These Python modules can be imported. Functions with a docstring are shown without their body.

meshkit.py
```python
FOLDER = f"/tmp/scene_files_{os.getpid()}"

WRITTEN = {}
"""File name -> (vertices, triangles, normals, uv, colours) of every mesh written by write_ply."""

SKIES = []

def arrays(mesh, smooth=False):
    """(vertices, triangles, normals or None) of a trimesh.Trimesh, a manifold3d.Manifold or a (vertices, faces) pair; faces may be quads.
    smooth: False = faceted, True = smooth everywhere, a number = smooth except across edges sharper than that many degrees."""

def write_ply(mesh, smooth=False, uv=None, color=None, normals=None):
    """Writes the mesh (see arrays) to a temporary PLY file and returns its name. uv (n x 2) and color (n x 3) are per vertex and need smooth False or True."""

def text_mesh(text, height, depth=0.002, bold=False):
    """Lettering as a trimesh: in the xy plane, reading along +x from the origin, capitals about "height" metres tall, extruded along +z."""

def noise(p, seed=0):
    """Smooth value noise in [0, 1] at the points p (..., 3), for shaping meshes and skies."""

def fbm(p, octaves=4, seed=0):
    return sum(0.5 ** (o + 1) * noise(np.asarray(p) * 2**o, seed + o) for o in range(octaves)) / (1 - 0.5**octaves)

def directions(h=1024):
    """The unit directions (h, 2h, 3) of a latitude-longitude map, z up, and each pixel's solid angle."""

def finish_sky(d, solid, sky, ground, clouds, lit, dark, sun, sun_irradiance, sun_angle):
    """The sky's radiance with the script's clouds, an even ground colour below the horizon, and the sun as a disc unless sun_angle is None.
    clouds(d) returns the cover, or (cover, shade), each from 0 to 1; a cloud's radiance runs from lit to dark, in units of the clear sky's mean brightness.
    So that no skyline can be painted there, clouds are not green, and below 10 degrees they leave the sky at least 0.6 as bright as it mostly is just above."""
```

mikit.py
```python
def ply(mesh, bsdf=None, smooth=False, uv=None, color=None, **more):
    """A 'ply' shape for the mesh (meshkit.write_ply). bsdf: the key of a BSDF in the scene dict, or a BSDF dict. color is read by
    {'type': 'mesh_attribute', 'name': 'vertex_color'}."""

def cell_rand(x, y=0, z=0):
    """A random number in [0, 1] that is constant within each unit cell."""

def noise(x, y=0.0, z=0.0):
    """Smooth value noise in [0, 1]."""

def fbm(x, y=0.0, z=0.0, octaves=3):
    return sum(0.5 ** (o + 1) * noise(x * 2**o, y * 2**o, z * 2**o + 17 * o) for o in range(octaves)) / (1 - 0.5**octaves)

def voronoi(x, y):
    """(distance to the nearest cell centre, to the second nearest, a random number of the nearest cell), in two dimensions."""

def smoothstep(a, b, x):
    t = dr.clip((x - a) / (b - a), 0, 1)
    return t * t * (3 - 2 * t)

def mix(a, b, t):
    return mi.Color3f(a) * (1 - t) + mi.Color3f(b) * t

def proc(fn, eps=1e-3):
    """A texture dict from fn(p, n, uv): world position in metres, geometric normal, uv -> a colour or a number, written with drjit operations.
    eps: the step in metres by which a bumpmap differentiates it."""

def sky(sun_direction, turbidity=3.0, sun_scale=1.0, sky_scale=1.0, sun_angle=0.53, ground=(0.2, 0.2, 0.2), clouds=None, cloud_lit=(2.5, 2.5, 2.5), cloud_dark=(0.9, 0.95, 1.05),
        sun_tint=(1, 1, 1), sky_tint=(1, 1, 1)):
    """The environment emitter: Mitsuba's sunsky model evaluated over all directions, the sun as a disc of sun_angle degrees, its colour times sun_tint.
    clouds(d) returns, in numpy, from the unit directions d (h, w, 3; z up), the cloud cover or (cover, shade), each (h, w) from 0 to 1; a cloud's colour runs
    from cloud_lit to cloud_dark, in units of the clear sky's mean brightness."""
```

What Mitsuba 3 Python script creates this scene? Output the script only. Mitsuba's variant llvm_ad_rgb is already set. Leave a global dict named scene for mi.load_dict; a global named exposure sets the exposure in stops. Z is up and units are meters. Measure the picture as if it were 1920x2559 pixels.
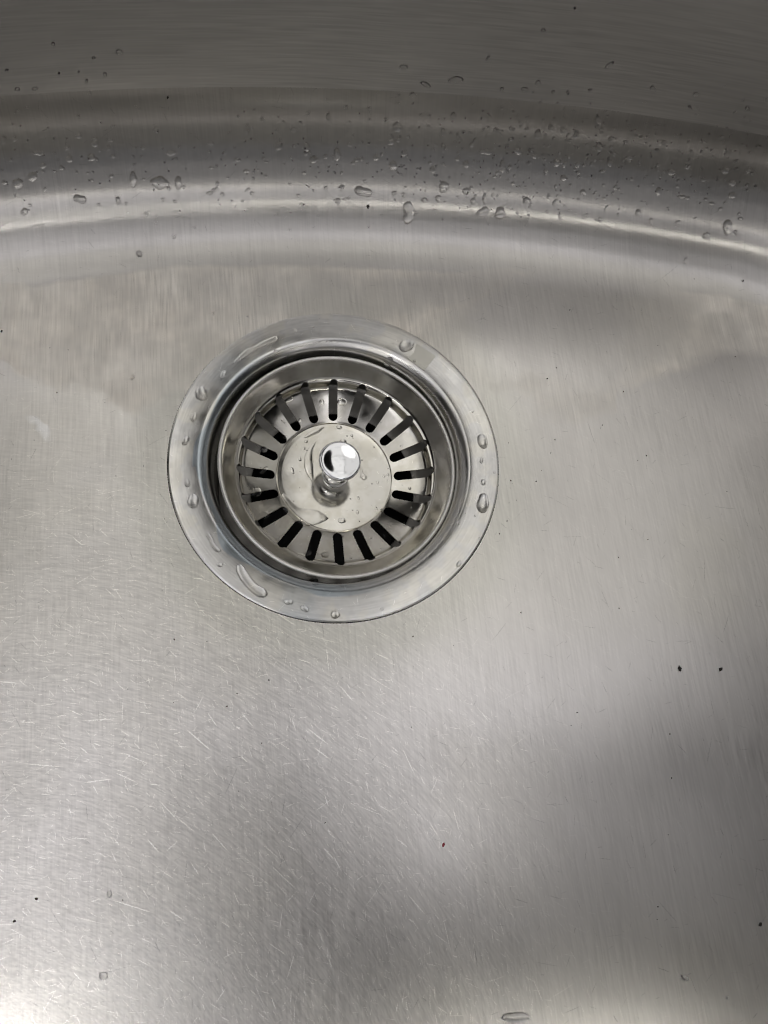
import math, random
import numpy as np, trimesh, manifold3d, shapely
from shapely.geometry import Point, Polygon
import drjit as dr, mitsuba as mi, mikit
from mikit import noise, fbm, cell_rand, smoothstep, mix

T = mi.ScalarTransform4f
scene, labels = {}, {}
MM = 0.001

# ------------------------------------------------------------------ camera, lamps, exposure
CAM = [-0.020719237, -0.097528967, 0.24909]
scene['camera'] = {'type': 'thinlens', 'fov': 53.0, 'fov_axis': 'x', 'aperture_radius': 0.0005, 'focus_distance': 0.262,
                   'near_clip': 0.005, 'far_clip': 50.0,
                   'to_world': T().look_at(origin=CAM, target=[0.013956263, -0.021440526, 0.002902757], up=[0.06914952, 0.95033281, 0.30345657])}
exposure = 0.17

# unseen light panels added to shape light and shade on the steel: centre x, y, half size x, y, radiance
FILL_PANELS = [(-1.6, -1.165, 0.397, 0.112, 0.49),
          (-1.025, -1.165, 0.172, 0.112, 0.95),
          (-0.725, -1.165, 0.122, 0.112, 1.19),
          (-0.5, -1.165, 0.097, 0.112, 1.16),
          (-0.3, -1.165, 0.097, 0.112, 1.06),
          (-0.1, -1.165, 0.097, 0.112, 0.72),
          (0.1, -1.165, 0.097, 0.112, 0.72),
          (0.3, -1.165, 0.097, 0.112, 0.49),
          (0.525, -1.165, 0.122, 0.112, 0.18),
          (-1.025, -0.95, 0.172, 0.097, 0.54),
          (-0.725, -0.95, 0.122, 0.097, 0.99),
          (-0.5, -0.95, 0.097, 0.097, 1.17),
          (-0.3, -0.95, 0.097, 0.097, 1.16),
          (-0.1, -0.95, 0.097, 0.097, 0.78),
          (0.1, -0.95, 0.097, 0.097, 0.55),
          (0.3, -0.95, 0.097, 0.097, 0.2),
          (-1.025, -0.775, 0.172, 0.072, 0.22),
          (-0.725, -0.775, 0.122, 0.072, 0.66),
          (-0.5, -0.775, 0.097, 0.072, 0.92),
          (-0.3, -0.775, 0.097, 0.072, 0.91),
          (-0.1, -0.775, 0.097, 0.072, 0.5),
          (0.1, -0.775, 0.097, 0.072, 0.06),
          (-0.725, -0.625, 0.122, 0.072, 0.43),
          (-0.5, -0.625, 0.097, 0.072, 0.79),
          (-0.3, -0.625, 0.097, 0.072, 0.42),
          (-0.725, -0.475, 0.122, 0.072, 0.49),
          (-0.5, -0.475, 0.097, 0.072, 0.93),
          (-0.3, -0.475, 0.097, 0.072, 0.52),
          (0.3, -0.475, 0.097, 0.072, 0.29),
          (0.8, -0.475, 0.147, 0.072, 0.28),
          (-1.025, -0.325, 0.172, 0.072, 0.32),
          (-0.725, -0.325, 0.122, 0.072, 1.0),
          (-0.5, -0.325, 0.097, 0.072, 1.5),
          (-0.3, -0.325, 0.097, 0.072, 0.31),
          (0.1, -0.325, 0.097, 0.072, 0.07),
          (0.3, -0.325, 0.097, 0.072, 1.32),
          (0.525, -0.325, 0.122, 0.072, 0.12),
          (0.8, -0.325, 0.147, 0.072, 0.37),
          (-1.025, -0.175, 0.172, 0.072, 0.42),
          (-0.725, -0.175, 0.122, 0.072, 1.01),
          (-0.5, -0.175, 0.097, 0.072, 1.3),
          (-0.3, -0.175, 0.097, 0.072, 0.59),
          (0.1, -0.175, 0.097, 0.072, 0.54),
          (0.3, -0.175, 0.097, 0.072, 1.2),
          (0.525, -0.175, 0.122, 0.072, 0.27),
          (0.8, -0.175, 0.147, 0.072, 0.1),
          (-1.025, 0.0, 0.172, 0.097, 0.46),
          (-0.725, 0.0, 0.122, 0.097, 0.79),
          (-0.5, 0.0, 0.097, 0.097, 1.06),
          (-0.3, 0.0, 0.097, 0.097, 0.79),
          (-0.1, 0.0, 0.097, 0.097, 0.43),
          (0.1, 0.0, 0.097, 0.097, 0.67),
          (0.3, 0.0, 0.097, 0.097, 1.29),
          (0.525, 0.0, 0.122, 0.097, 0.87),
          (0.8, 0.0, 0.147, 0.097, 0.72),
          (-1.025, 0.225, 0.172, 0.122, 0.33),
          (-0.725, 0.225, 0.122, 0.122, 0.71),
          (-0.5, 0.225, 0.097, 0.122, 0.87),
          (-0.3, 0.225, 0.097, 0.122, 0.68),
          (-0.1, 0.225, 0.097, 0.122, 0.56),
          (0.1, 0.225, 0.097, 0.122, 0.36),
          (0.3, 0.225, 0.097, 0.122, 1.06),
          (0.525, 0.225, 0.122, 0.122, 0.76),
          (0.8, 0.225, 0.147, 0.122, 0.83),
          (1.375, 0.225, 0.422, 0.122, 0.25),
          (-0.725, 0.5, 0.122, 0.147, 0.41),
          (-0.5, 0.5, 0.097, 0.147, 1.03),
          (-0.3, 0.5, 0.097, 0.147, 1.02),
          (0.3, 0.5, 0.097, 0.147, 0.87),
          (0.525, 0.5, 0.122, 0.147, 0.7),
          (0.8, 0.5, 0.147, 0.147, 0.69),
          (1.375, 0.5, 0.422, 0.147, 0.41),
          (-0.725, 0.8, 0.122, 0.147, 0.45),
          (-0.5, 0.8, 0.097, 0.147, 0.98),
          (-0.3, 0.8, 0.097, 0.147, 1.03),
          (0.3, 0.8, 0.097, 0.147, 0.81),
          (0.525, 0.8, 0.122, 0.147, 1.27),
          (0.8, 0.8, 0.147, 0.147, 0.79),
          (1.375, 0.8, 0.422, 0.147, 0.23)]
LAMPS = [('ceiling_fill_panel' + ('_%03d' % i if i else ''), 'white ceiling light panel over the sink, outside the picture', (x, y, 1.5), (a, b),
          (r, r * (0.975 if y > 0 else 0.98), r * (0.935 if y > 0.2 else 1.0))) for i, (x, y, a, b, r) in enumerate(FILL_PANELS)]
LAMPS += [('front_fill_panel', 'dim ceiling light panel far in front of the sink', (0.0, -4.3, 1.5), (2.5, 1.7), (0.13, 0.13, 0.135)),  # front panels are added to lighten reflections in the back curve
          ('front_fill_panel_001', 'faint ceiling light panel in front of the sink', (-0.1, -2.10, 1.5), (1.3, 0.49), (0.24, 0.236, 0.24)),
          ('front_fill_panel_002', 'middling ceiling light panel in front of the sink', (-0.15, -1.45, 1.5), (1.1, 0.15), (0.36, 0.353, 0.355)),
          ('back_fill_panel', 'dim ceiling light panel far behind the sink', (0.0, 3.7, 1.5), (2.5, 2.1), (0.30, 0.295, 0.285)),  # added to brighten what the front wall and basket reflect
          ('spot_lamp', 'long bright ceiling lamp at the front left of the sink', (-0.74, -0.56, 1.46), (0.22, 0.014), (24.0, 23.4, 22.4)),
          ('spot_lamp_003', 'bright ceiling lamp in front of the sink at the right', (0.42, -0.72, 1.46), (0.30, 0.016), (10.0, 9.7, 8.9)),
          ('spot_lamp_001', 'small bright ceiling lamp far to the front left', (-0.45, -1.22, 1.46), (0.10, 0.022), (8.0, 7.6, 6.6)),
          ('spot_lamp_002', 'small bright ceiling lamp far to the front right', (0.62, -1.20, 1.46), (0.12, 0.025), (6.0, 5.7, 5.1))]
scene['lamp_white'] = {'type': 'twosided', 'bsdf': {'type': 'diffuse', 'reflectance': {'type': 'rgb', 'value': [.7, .7, .7]}}}
for name, label, (x, y, z), (a, b), rad in LAMPS:
    v = np.array([[x + i * a, y + j * b, z] for i, j in ((-1, -1), (-1, 1), (1, 1), (1, -1))])
    scene[name] = mikit.ply((v, np.array([[0, 1, 2, 3]])), 'lamp_white', emitter={'type': 'area', 'radiance': {'type': 'rgb', 'value': list(rad)}})
    labels[name] = {'label': label, 'category': 'lamp'}
    if name.startswith('ceiling'):
        labels[name]['group'] = 'added fill light panels over the sink'

# ------------------------------------------------------------------ helpers
def smoother(t):
    t = np.clip(t, 0, 1)
    return t * t * (3 - 2 * t)

def grid_faces(n, m, wrap=False):
    """quads of an n x m vertex grid; wrap joins the last column to the first"""
    i, j = np.meshgrid(np.arange(n - 1), np.arange(m if wrap else m - 1), indexing='ij')
    k = (j + 1) % m
    return np.stack([i * m + j, i * m + k, (i + 1) * m + k, (i + 1) * m + j], -1).reshape(-1, 4)

def lathe(profile, n=360, centre=(0, 0), flip=False):
    p = np.asarray(profile, float)
    a = np.arange(n) * 2 * np.pi / n
    v = np.stack([p[:, :1] * np.cos(a) + centre[0], p[:, :1] * np.sin(a) + centre[1], np.repeat(p[:, 1:], n, 1)], -1).reshape(-1, 3)
    f = grid_faces(len(p), n, True)
    return v, (f[:, ::-1] if flip else f)

def curve(pts, step=0.25 * MM):
    """a polyline rounded by Catmull-Rom and resampled"""
    p = np.asarray(pts, float)
    q = np.vstack([2 * p[0] - p[1], p, 2 * p[-1] - p[-2]])
    out = []
    for k in range(len(p) - 1):
        a, b, c, d = q[k:k + 4]
        n = max(2, int(np.linalg.norm(c - b) / step))
        t = np.arange(n)[:, None] / n
        out.append(0.5 * (2 * b + (c - a) * t + (2 * a - 5 * b + 4 * c - d) * t**2 + (3 * b - a - 3 * c + d) * t**3))
    return np.vstack(out + [p[-1:]])

# ------------------------------------------------------------------ the basin's form
RB, XB, YFOOT = 0.75, -0.02, 0.0725          # bowed back wall: radius, apex
CB = np.array([XB, YFOOT - RB])
RF = 0.0485                                   # fillet between floor and wall
DRAFT = math.radians(9)                       # the walls lean outwards
PE = math.pi / 2 - DRAFT
WALL_TOP = 0.158
DISH = 0.0001

def dish(r):
    return -DISH * (1 - smoother((r - 0.058) / 0.014))

def back_surface(q):
    """unrolled plan point -> (position, normal) on floor, fillet or back wall"""
    q = np.atleast_2d(np.asarray(q, float))
    d = q - CB
    L = np.linalg.norm(d, axis=1)
    n2 = d / L[:, None]
    s = L - RB
    phi = np.clip(s / RF, 0, PE)
    rest = np.maximum(s - RF * PE, 0)
    out = np.where(s > 0, RF * np.sin(phi) + rest * math.sin(DRAFT), s)
    z = np.where(s > 0, RF * (1 - np.cos(phi)) + rest * math.cos(DRAFT), 0)
    xy = CB + n2 * (RB + out)[:, None]
    z = z + np.where(s < 0, dish(np.linalg.norm(q, axis=1)), 0)
    nrm = np.c_[-n2 * np.sin(phi)[:, None], np.cos(phi)]
    return np.c_[xy, z], nrm

def basin_outline(n=1440):
    back = Point(*CB).buffer(RB, 2048)
    front = Point(0.0, -0.275 + 1.0).buffer(1.0, 1024)
    left = Point(-0.215 + 1.1, -0.08).buffer(1.1, 1024)
    right = Point(0.195 - 1.1, -0.08).buffer(1.1, 1024)
    shape = back.intersection(front).intersection(left).intersection(right)
    shape = shape.buffer(-0.055, 256).buffer(0.055, 256)
    ring = shape.exterior
    p = np.array([ring.interpolate(t * ring.length / n).coords[0] for t in range(n)])
    if Polygon(p).exterior.is_ccw is False:
        p = p[::-1]
    t = np.roll(p, -2, 0) - np.roll(p, 2, 0)
    nrm = np.c_[t[:, 1], -t[:, 0]]
    return p, nrm / np.linalg.norm(nrm, axis=1, keepdims=True)

OUT, OUTN = basin_outline()
NO = len(OUT)
R_HOLE = 0.0574
ang = np.arctan2(OUT[:, 1], OUT[:, 0])
hole = R_HOLE * np.c_[np.cos(ang), np.sin(ang)]
rows, uvs = [], []
for t in np.linspace(0, 1, 60) ** 1.5:
    xy = hole * (1 - t) + OUT * t
    rows.append(np.c_[xy, dish(np.linalg.norm(xy, axis=1))])
    uvs.append(xy)
for phi in np.linspace(0, PE, 40)[1:]:
    rows.append(np.c_[OUT + OUTN * RF * np.sin(phi), np.full(NO, RF * (1 - np.cos(phi)))])
    uvs.append(OUT + OUTN * RF * phi)
floor_v, floor_uv = np.vstack(rows), np.vstack(uvs)
floor_f = grid_faces(len(rows), NO, True)[:, ::-1]

arc = np.r_[0, np.cumsum(np.linalg.norm(np.diff(OUT, axis=0), axis=1))]
seam = OUT + OUTN * RF * math.sin(PE)
Z_SEAM = RF * (1 - math.cos(PE))
wr, wu = [], []
for z in np.linspace(Z_SEAM, WALL_TOP, 30):
    wr.append(np.c_[seam + OUTN * (z - Z_SEAM) * math.tan(DRAFT), np.full(NO, z)]); wu.append(np.c_[np.full(NO, z), arc])
wr = [np.vstack([r, r[:1]]) for r in wr]
wu = [np.vstack([u, [[u[0, 0], arc[-1] + 0.0008]]]) for u in wu]
wall_v, wall_uv, wall_f = np.vstack(wr), np.vstack(wu), grid_faces(len(wr), NO + 1)[:, ::-1]
seam = seam + OUTN * (WALL_TOP - Z_SEAM) * math.tan(DRAFT)
rr, ru = [], []
for k, (o, z) in enumerate([(0, WALL_TOP), (0.0008, WALL_TOP + 0.0017), (0.0025, WALL_TOP + 0.0025), (0.045, WALL_TOP + 0.0025), (0.047, WALL_TOP - 0.001)]):
    rr.append(np.c_[seam + OUTN * o, np.full(NO, z)]); ru.append(OUT + OUTN * (0.2 + o))
rim_v, rim_uv, rim_f = np.vstack(rr), np.vstack(ru), grid_faces(len(rr), NO, True)[:, ::-1]

# ------------------------------------------------------------------ materials
GLINT_CENTRE = (-0.125, -0.215)                       # painted lamp glints on the scratches circle this corner

def seg_layer(x, y, size, angle, jitter, seed, width, frac=0.45, swirl=False):
    """one scratch per cell of a turned grid: 0..1 across its own thin line"""
    ca, sa = math.cos(angle), math.sin(angle)
    a, b = (x * ca + y * sa) / size + seed * 3.7, (-x * sa + y * ca) / size + seed * 1.3
    i, j = dr.floor(a), dr.floor(b)
    th = (cell_rand(i, j, seed) - 0.5) * jitter
    cx = i + 0.5 + (cell_rand(i, j, seed + 1) - 0.5) * 0.4
    cy = j + 0.5 + (cell_rand(i, j, seed + 2) - 0.5) * 0.4
    if swirl:
        px, py = (cx - seed * 3.7) * size, (cy - seed * 1.3) * size
        wx, wy = px * ca - py * sa - GLINT_CENTRE[0], px * sa + py * ca - GLINT_CENTRE[1]
        th = th + dr.atan2(wx, -wy) - angle
    dx, dy = a - cx, b - cy
    bend = (cell_rand(i, j, seed + 4) - 0.5) * 0.4
    c, s = dr.cos(th), dr.sin(th)
    u, v = dx * c + dy * s, -dx * s + dy * c
    v = v - bend * u * u
    half = 0.08 + 0.24 * dr.square(cell_rand(i, j, seed + 3))
    along = 1 - smoothstep(half * 0.4, half, dr.abs(u))
    w = width / size * (0.6 + 0.8 * cell_rand(i, j, seed + 6))
    strength = smoothstep(0.15, 1.0, cell_rand(i, j, seed + 5))
    return dr.exp(-dr.square(v / w)) * along * strength

def scratches(x, y):
    total = mi.Float(0)
    sizes = [0.0030, 0.0036, 0.0044, 0.0050, 0.0058, 0.0066, 0.0075, 0.0090, 0.0120, 0.0160, 0.0230, 0.0340]
    for k, size in enumerate(sizes):
        total = total + (0.55 + 0.07 * k) * seg_layer(x, y, size, 0.37 * k, 1.5 if k < 9 else 0.8, 11 + 9 * k, 0.00006 + 0.000003 * k, swirl=True)
    for k, size in enumerate([0.0034, 0.0048, 0.0070, 0.0110, 0.0200]):
        total = total + (0.7 + 0.1 * k) * seg_layer(x, y, size, 0.5 + k, 6.0, 211 + 9 * k, 0.00007)
    return total

def glint_hairs(x, y):
    """painted glint hairlines finer than a scratch, in arcs round the lamp reflection"""
    dx, dy = x - GLINT_CENTRE[0], y - GLINT_CENTRE[1]
    r, th = dr.sqrt(dx * dx + dy * dy), dr.atan2(dy, dx)
    r = r + 0.0015 * (noise(x * 60, y * 60, 3) - 0.5)
    return 0.5 * noise(r * 3000, th * 70) + 0.3 * noise(r * 1900 + 5, th * 40, 4) + 0.2 * noise(r * 3600, th * 110, 8) - 0.5

def brush(u, v):
    """fine grinding lines that run along v"""
    u = u + (noise(v * 45, u * 20) - 0.5) * 0.0008
    a = 0.5 * noise(u * 2900, v * 160) + 0.35 * noise(u * 1900 + 7, v * 110, 3) + 0.15 * noise(u * 900, v * 90, 9)
    return (a - 0.5) * (0.45 + 1.1 * fbm(u * 90, v * 60, 13, 2))

def wear_glint(x, y):
    """how worn the floor is and how strong its painted glints: most at the front left"""
    d = dr.sqrt(dr.square(x + 0.09) + dr.square(y + 0.14))
    return 0.12 + 0.88 * (1 - smoothstep(0.07, 0.18, d + 0.03 * (noise(x * 60, y * 60) - 0.5)))

def ell(x, y, cx, cy, ax, ay, rot=0.0, edge=0.02):
    c, s = math.cos(rot), math.sin(rot)
    dx, dy = x - cx, y - cy
    r = dr.sqrt(dr.square((dx * c + dy * s) / ax) + dr.square((-dx * s + dy * c) / ay))
    return 1 - smoothstep(1 - edge, 1 + edge, r)

def polyline(u, pts):
    r = mi.Float(pts[0][1])
    for (x0, y0), (x1, y1) in zip(pts[:-1], pts[1:]):
        r = dr.select(u > x0, y0 + (y1 - y0) * dr.clip((u - x0) / (x1 - x0), 0, 1), r)
    return r

TIDE = [(-0.22, 0.070), (-0.1126, 0.0506), (-0.104, 0.036), (-0.0923, 0.030), (-0.071, 0.0175), (-0.0539, 0.0226), (-0.030, 0.030), (0.045, 0.030), (0.070, 0.0185), (0.0889, 0.0063), (0.107, 0.011), (0.110, 0.022),
        (0.1414, 0.0270), (0.1747, 0.0350), (0.24, 0.045)]

def stain_mask(u, v):
    """film of dried water with a crisp tide line, and a gap for a dark reflection"""
    wx = 0.006 * (fbm(u * 150, v * 150, 1, 3) - 0.5) + 0.012 * (noise(u * 40, v * 40, 5) - 0.5)
    wy = 0.006 * (fbm(u * 150, v * 150, 8, 3) - 0.5) + 0.012 * (noise(u * 40, v * 40, 7) - 0.5)
    x, y = u + wx, v + wy
    low = smoothstep(-0.001, 0.005, y - polyline(x, TIDE))
    s = dr.sqrt(dr.square(u - CB[0]) + dr.square(v - CB[1])) - RB
    top = 1 - smoothstep(0.0050, 0.0075, s + 0.4 * wy)
    r1 = dr.sqrt(dr.square((x - 0.092) / 0.054) + dr.square((y - 0.050 - 0.12 * (x - 0.092)) / 0.027))
    r2 = dr.sqrt(dr.square((x - 0.035) / 0.075) + dr.square((y - 0.067) / 0.014))
    reflection_gap = dr.maximum(1 - smoothstep(0.75, 1.15, r1), 0.75 * (1 - smoothstep(0.4, 1.2, r2)))  # film left out in the shape of a dark reflection
    thin = 1 - 0.6 * smoothstep(0.055, 0.065, u) * (1 - smoothstep(0.020, 0.036, v)) * (1 - smoothstep(0.105, 0.125, u))
    return low * top * (1 - reflection_gap) * thin

def floor_colour(p, n, uv):
    u, v = uv.x, uv.y
    g = brush(u, v)
    base = mix((0.630, 0.612, 0.588), (0.66, 0.63, 0.575), 0.7 * stain_mask(u, v) * (0.55 + 0.9 * (fbm(u * 60, v * 60, 2, 3) - 0.25)))
    cloud = fbm(u * 40, v * 40, 4, 5) - 0.5
    near = dr.exp(-dr.square((dr.sqrt(u * u + v * v) - 0.060) / 0.012))
    base = mix(base, (0.60, 0.592, 0.545), 0.8 * near)
    base = mix(base, (0.61, 0.590, 0.545), 0.45 * smoothstep(0.5, 0.75, fbm(u * 24, v * 24, 21, 4)))
    lime = ell(u + 0.003 * (fbm(u * 300, v * 300, 1, 2) - 0.5), v + 0.003 * (fbm(u * 300, v * 300, 6, 2) - 0.5), -0.0985, 0.0175, 0.0052, 0.0015, -0.9, 0.5)
    base = mix(base, (0.80, 0.80, 0.80), 0.7 * lime)
    sc = scratches(u, v) * wear_glint(u, v)
    dk = seg_layer(u, v, 0.007, 1.25, 6.0, 101, 0.00008) + seg_layer(u, v, 0.010, 0.7, 6.0, 131, 0.00008) + seg_layer(u, v, 0.019, 0.2, 6.0, 151, 0.00008)
    k = 1 + 0.17 * g + 0.42 * glint_hairs(u, v) * wear_glint(u, v) + 0.16 * cloud + 0.80 * dr.minimum(sc, 1.3) - 0.35 * dr.minimum(dk, 1)  # glints of scratches and arcs are brightened in the colour
    k = k * (1 - 0.08 * curve_share(u, v))  # darkens the curve in its colour, as shade below the seam
    return mi.Color3f(base * k)

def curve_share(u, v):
    """0 on the worn floor, 1 on the unworn curve of the back wall; also weights the shade in its colour"""
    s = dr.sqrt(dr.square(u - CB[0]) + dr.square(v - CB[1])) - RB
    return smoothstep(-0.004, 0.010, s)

def floor_rough(p, n, uv):
    u, v = uv.x, uv.y
    return 0.250 + 0.030 * curve_share(u, v) + 0.06 * brush(u + 0.3, v) + 0.04 * (fbm(u * 50, v * 50, 6, 3) - 0.5)

def floor_aniso(p, n, uv):
    return 0.55 + 0.42 * curve_share(uv.x, uv.y)

def floor_relief(p, n, uv):
    u, v = uv.x, uv.y
    return 0.0000020 * brush(u, v) - 0.000005 * dr.minimum(scratches(u, v) * wear_glint(u, v), 1.5) + 0.00001 * fbm(u * 60, v * 60, 3, 2)

def film_colour(p, n, uv):
    u, v = uv.x, uv.y
    return mi.Color3f(mix((0.79, 0.765, 0.715), (0.86, 0.805, 0.72), fbm(u * 55, v * 55, 41, 3)) * (1 + 0.35 * brush(u, v) + 0.3 * (fbm(u * 180, v * 180, 43, 3) - 0.5)))

def film_share(p, n, uv):
    """how much dull dried film lies on the shine"""
    u, v = uv.x, uv.y
    return dr.clip(0.015 + 0.84 * stain_mask(u, v) * (0.55 + 0.45 * smoothstep(0.35, 0.6, fbm(u * 70, v * 70, 33, 4))) + 0.06 * (fbm(u * 45, v * 45, 31, 3) - 0.5), 0, 1)

def metal(colour, rough, aniso=0.0, relief=None, eps=5e-5, matt=None, film=(.6, .6, .6)):
    tex = lambda v: mikit.proc(v) if callable(v) else ({'type': 'rgb', 'value': list(v)} if isinstance(v, (tuple, list)) else v)
    b = {'type': 'principled', 'base_color': tex(colour), 'metallic': 1.0, 'roughness': tex(rough), 'specular': 0.5}
    if aniso:
        b['anisotropic'] = tex(aniso)
    if matt is not None:
        m = {'type': 'principled', 'base_color': tex(film), 'metallic': 0.0, 'roughness': 0.6, 'specular': 0.3}
        b = {'type': 'blendbsdf', 'weight': tex(matt), 'bsdf_0': b, 'bsdf_1': m}
    if relief:
        b = {'type': 'bumpmap', 'arbitrary': mikit.proc(relief, eps), 'scale': 1.0, 'bsdf': b}
    return {'type': 'twosided', 'bsdf': b}

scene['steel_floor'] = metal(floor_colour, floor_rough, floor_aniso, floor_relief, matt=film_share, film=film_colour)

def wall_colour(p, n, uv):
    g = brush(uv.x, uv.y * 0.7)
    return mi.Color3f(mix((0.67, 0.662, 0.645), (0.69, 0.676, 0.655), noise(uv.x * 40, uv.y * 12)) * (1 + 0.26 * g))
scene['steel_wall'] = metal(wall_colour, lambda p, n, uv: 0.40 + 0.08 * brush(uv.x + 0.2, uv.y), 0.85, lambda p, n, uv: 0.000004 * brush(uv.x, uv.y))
scene['steel_rim'] = metal((0.60, 0.595, 0.58), 0.3)

def flange_colour(p, n, uv):
    r = dr.sqrt(p.x * p.x + p.y * p.y)
    th = dr.atan2(p.y, p.x)
    blot = fbm(p.x * 160, p.y * 160, 2, 4)
    base = mix((0.655, 0.65, 0.635), (0.70, 0.685, 0.64), smoothstep(0.42, 0.6, blot))
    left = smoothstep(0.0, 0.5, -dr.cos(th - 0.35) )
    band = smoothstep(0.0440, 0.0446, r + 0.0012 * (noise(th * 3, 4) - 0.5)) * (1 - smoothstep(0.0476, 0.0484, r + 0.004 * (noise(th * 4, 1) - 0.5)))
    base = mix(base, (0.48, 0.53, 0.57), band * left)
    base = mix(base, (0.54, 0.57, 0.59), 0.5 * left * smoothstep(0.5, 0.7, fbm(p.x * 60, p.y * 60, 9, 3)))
    return mi.Color3f(base * (1 + 0.10 * (fbm(p.x * 700, p.y * 700, 5, 2) - 0.5) + 0.14 * (noise(r * 2400, th * 9, 2) - 0.5) + 0.5 * seg_layer(p.x, p.y, 0.006, 0.4, 6.0, 71, 0.00007) + 0.5 * seg_layer(p.x, p.y, 0.010, 1.0, 6.0, 81, 0.00008)))
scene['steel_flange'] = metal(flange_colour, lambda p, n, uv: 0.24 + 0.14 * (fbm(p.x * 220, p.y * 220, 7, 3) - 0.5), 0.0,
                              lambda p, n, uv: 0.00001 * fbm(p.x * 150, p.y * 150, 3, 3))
scene['steel_pipe'] = metal((0.36, 0.35, 0.33), 0.42)
scene['steel_basket'] = metal(lambda p, n, uv: mi.Color3f(mix((0.68, 0.665, 0.62), (0.58, 0.56, 0.50), smoothstep(0.3, 0.7, fbm(p.x * 260, p.y * 260, p.z * 100, 4))) * (1 + 0.4 * seg_layer(p.x, p.y, 0.004, 0.8, 6.0, 91, 0.00006))),
                              lambda p, n, uv: 0.11 + 0.10 * (fbm(p.x * 300, p.y * 300, 3, 3) - 0.4), 0.0,
                              lambda p, n, uv: 0.00002 * fbm(p.x * 160, p.y * 160, p.z * 160, 2))
scene['steel_bead'] = metal((0.86, 0.85, 0.82), lambda p, n, uv: 0.42 + 0.1 * (noise(p.x * 900, p.y * 900, 2) - 0.5))
scene['chrome'] = metal(lambda p, n, uv: mi.Color3f(0.80, 0.81, 0.83) * (1 - 0.08 * smoothstep(0.55, 0.8, fbm(p.x * 900, p.y * 900, 1, 2))), 0.06)
scene['black_pipe'] = {'type': 'twosided', 'bsdf': {'type': 'principled', 'base_color': {'type': 'rgb', 'value': [.02, .02, .02]}, 'roughness': 0.4}}
scene['rubber'] = {'type': 'twosided', 'bsdf': {'type': 'principled', 'base_color': {'type': 'rgb', 'value': [.02, .02, .018]}, 'roughness': 0.6}}
scene['water'] = {'type': 'dielectric', 'int_ior': 1.33, 'ext_ior': 1.0}
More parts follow.
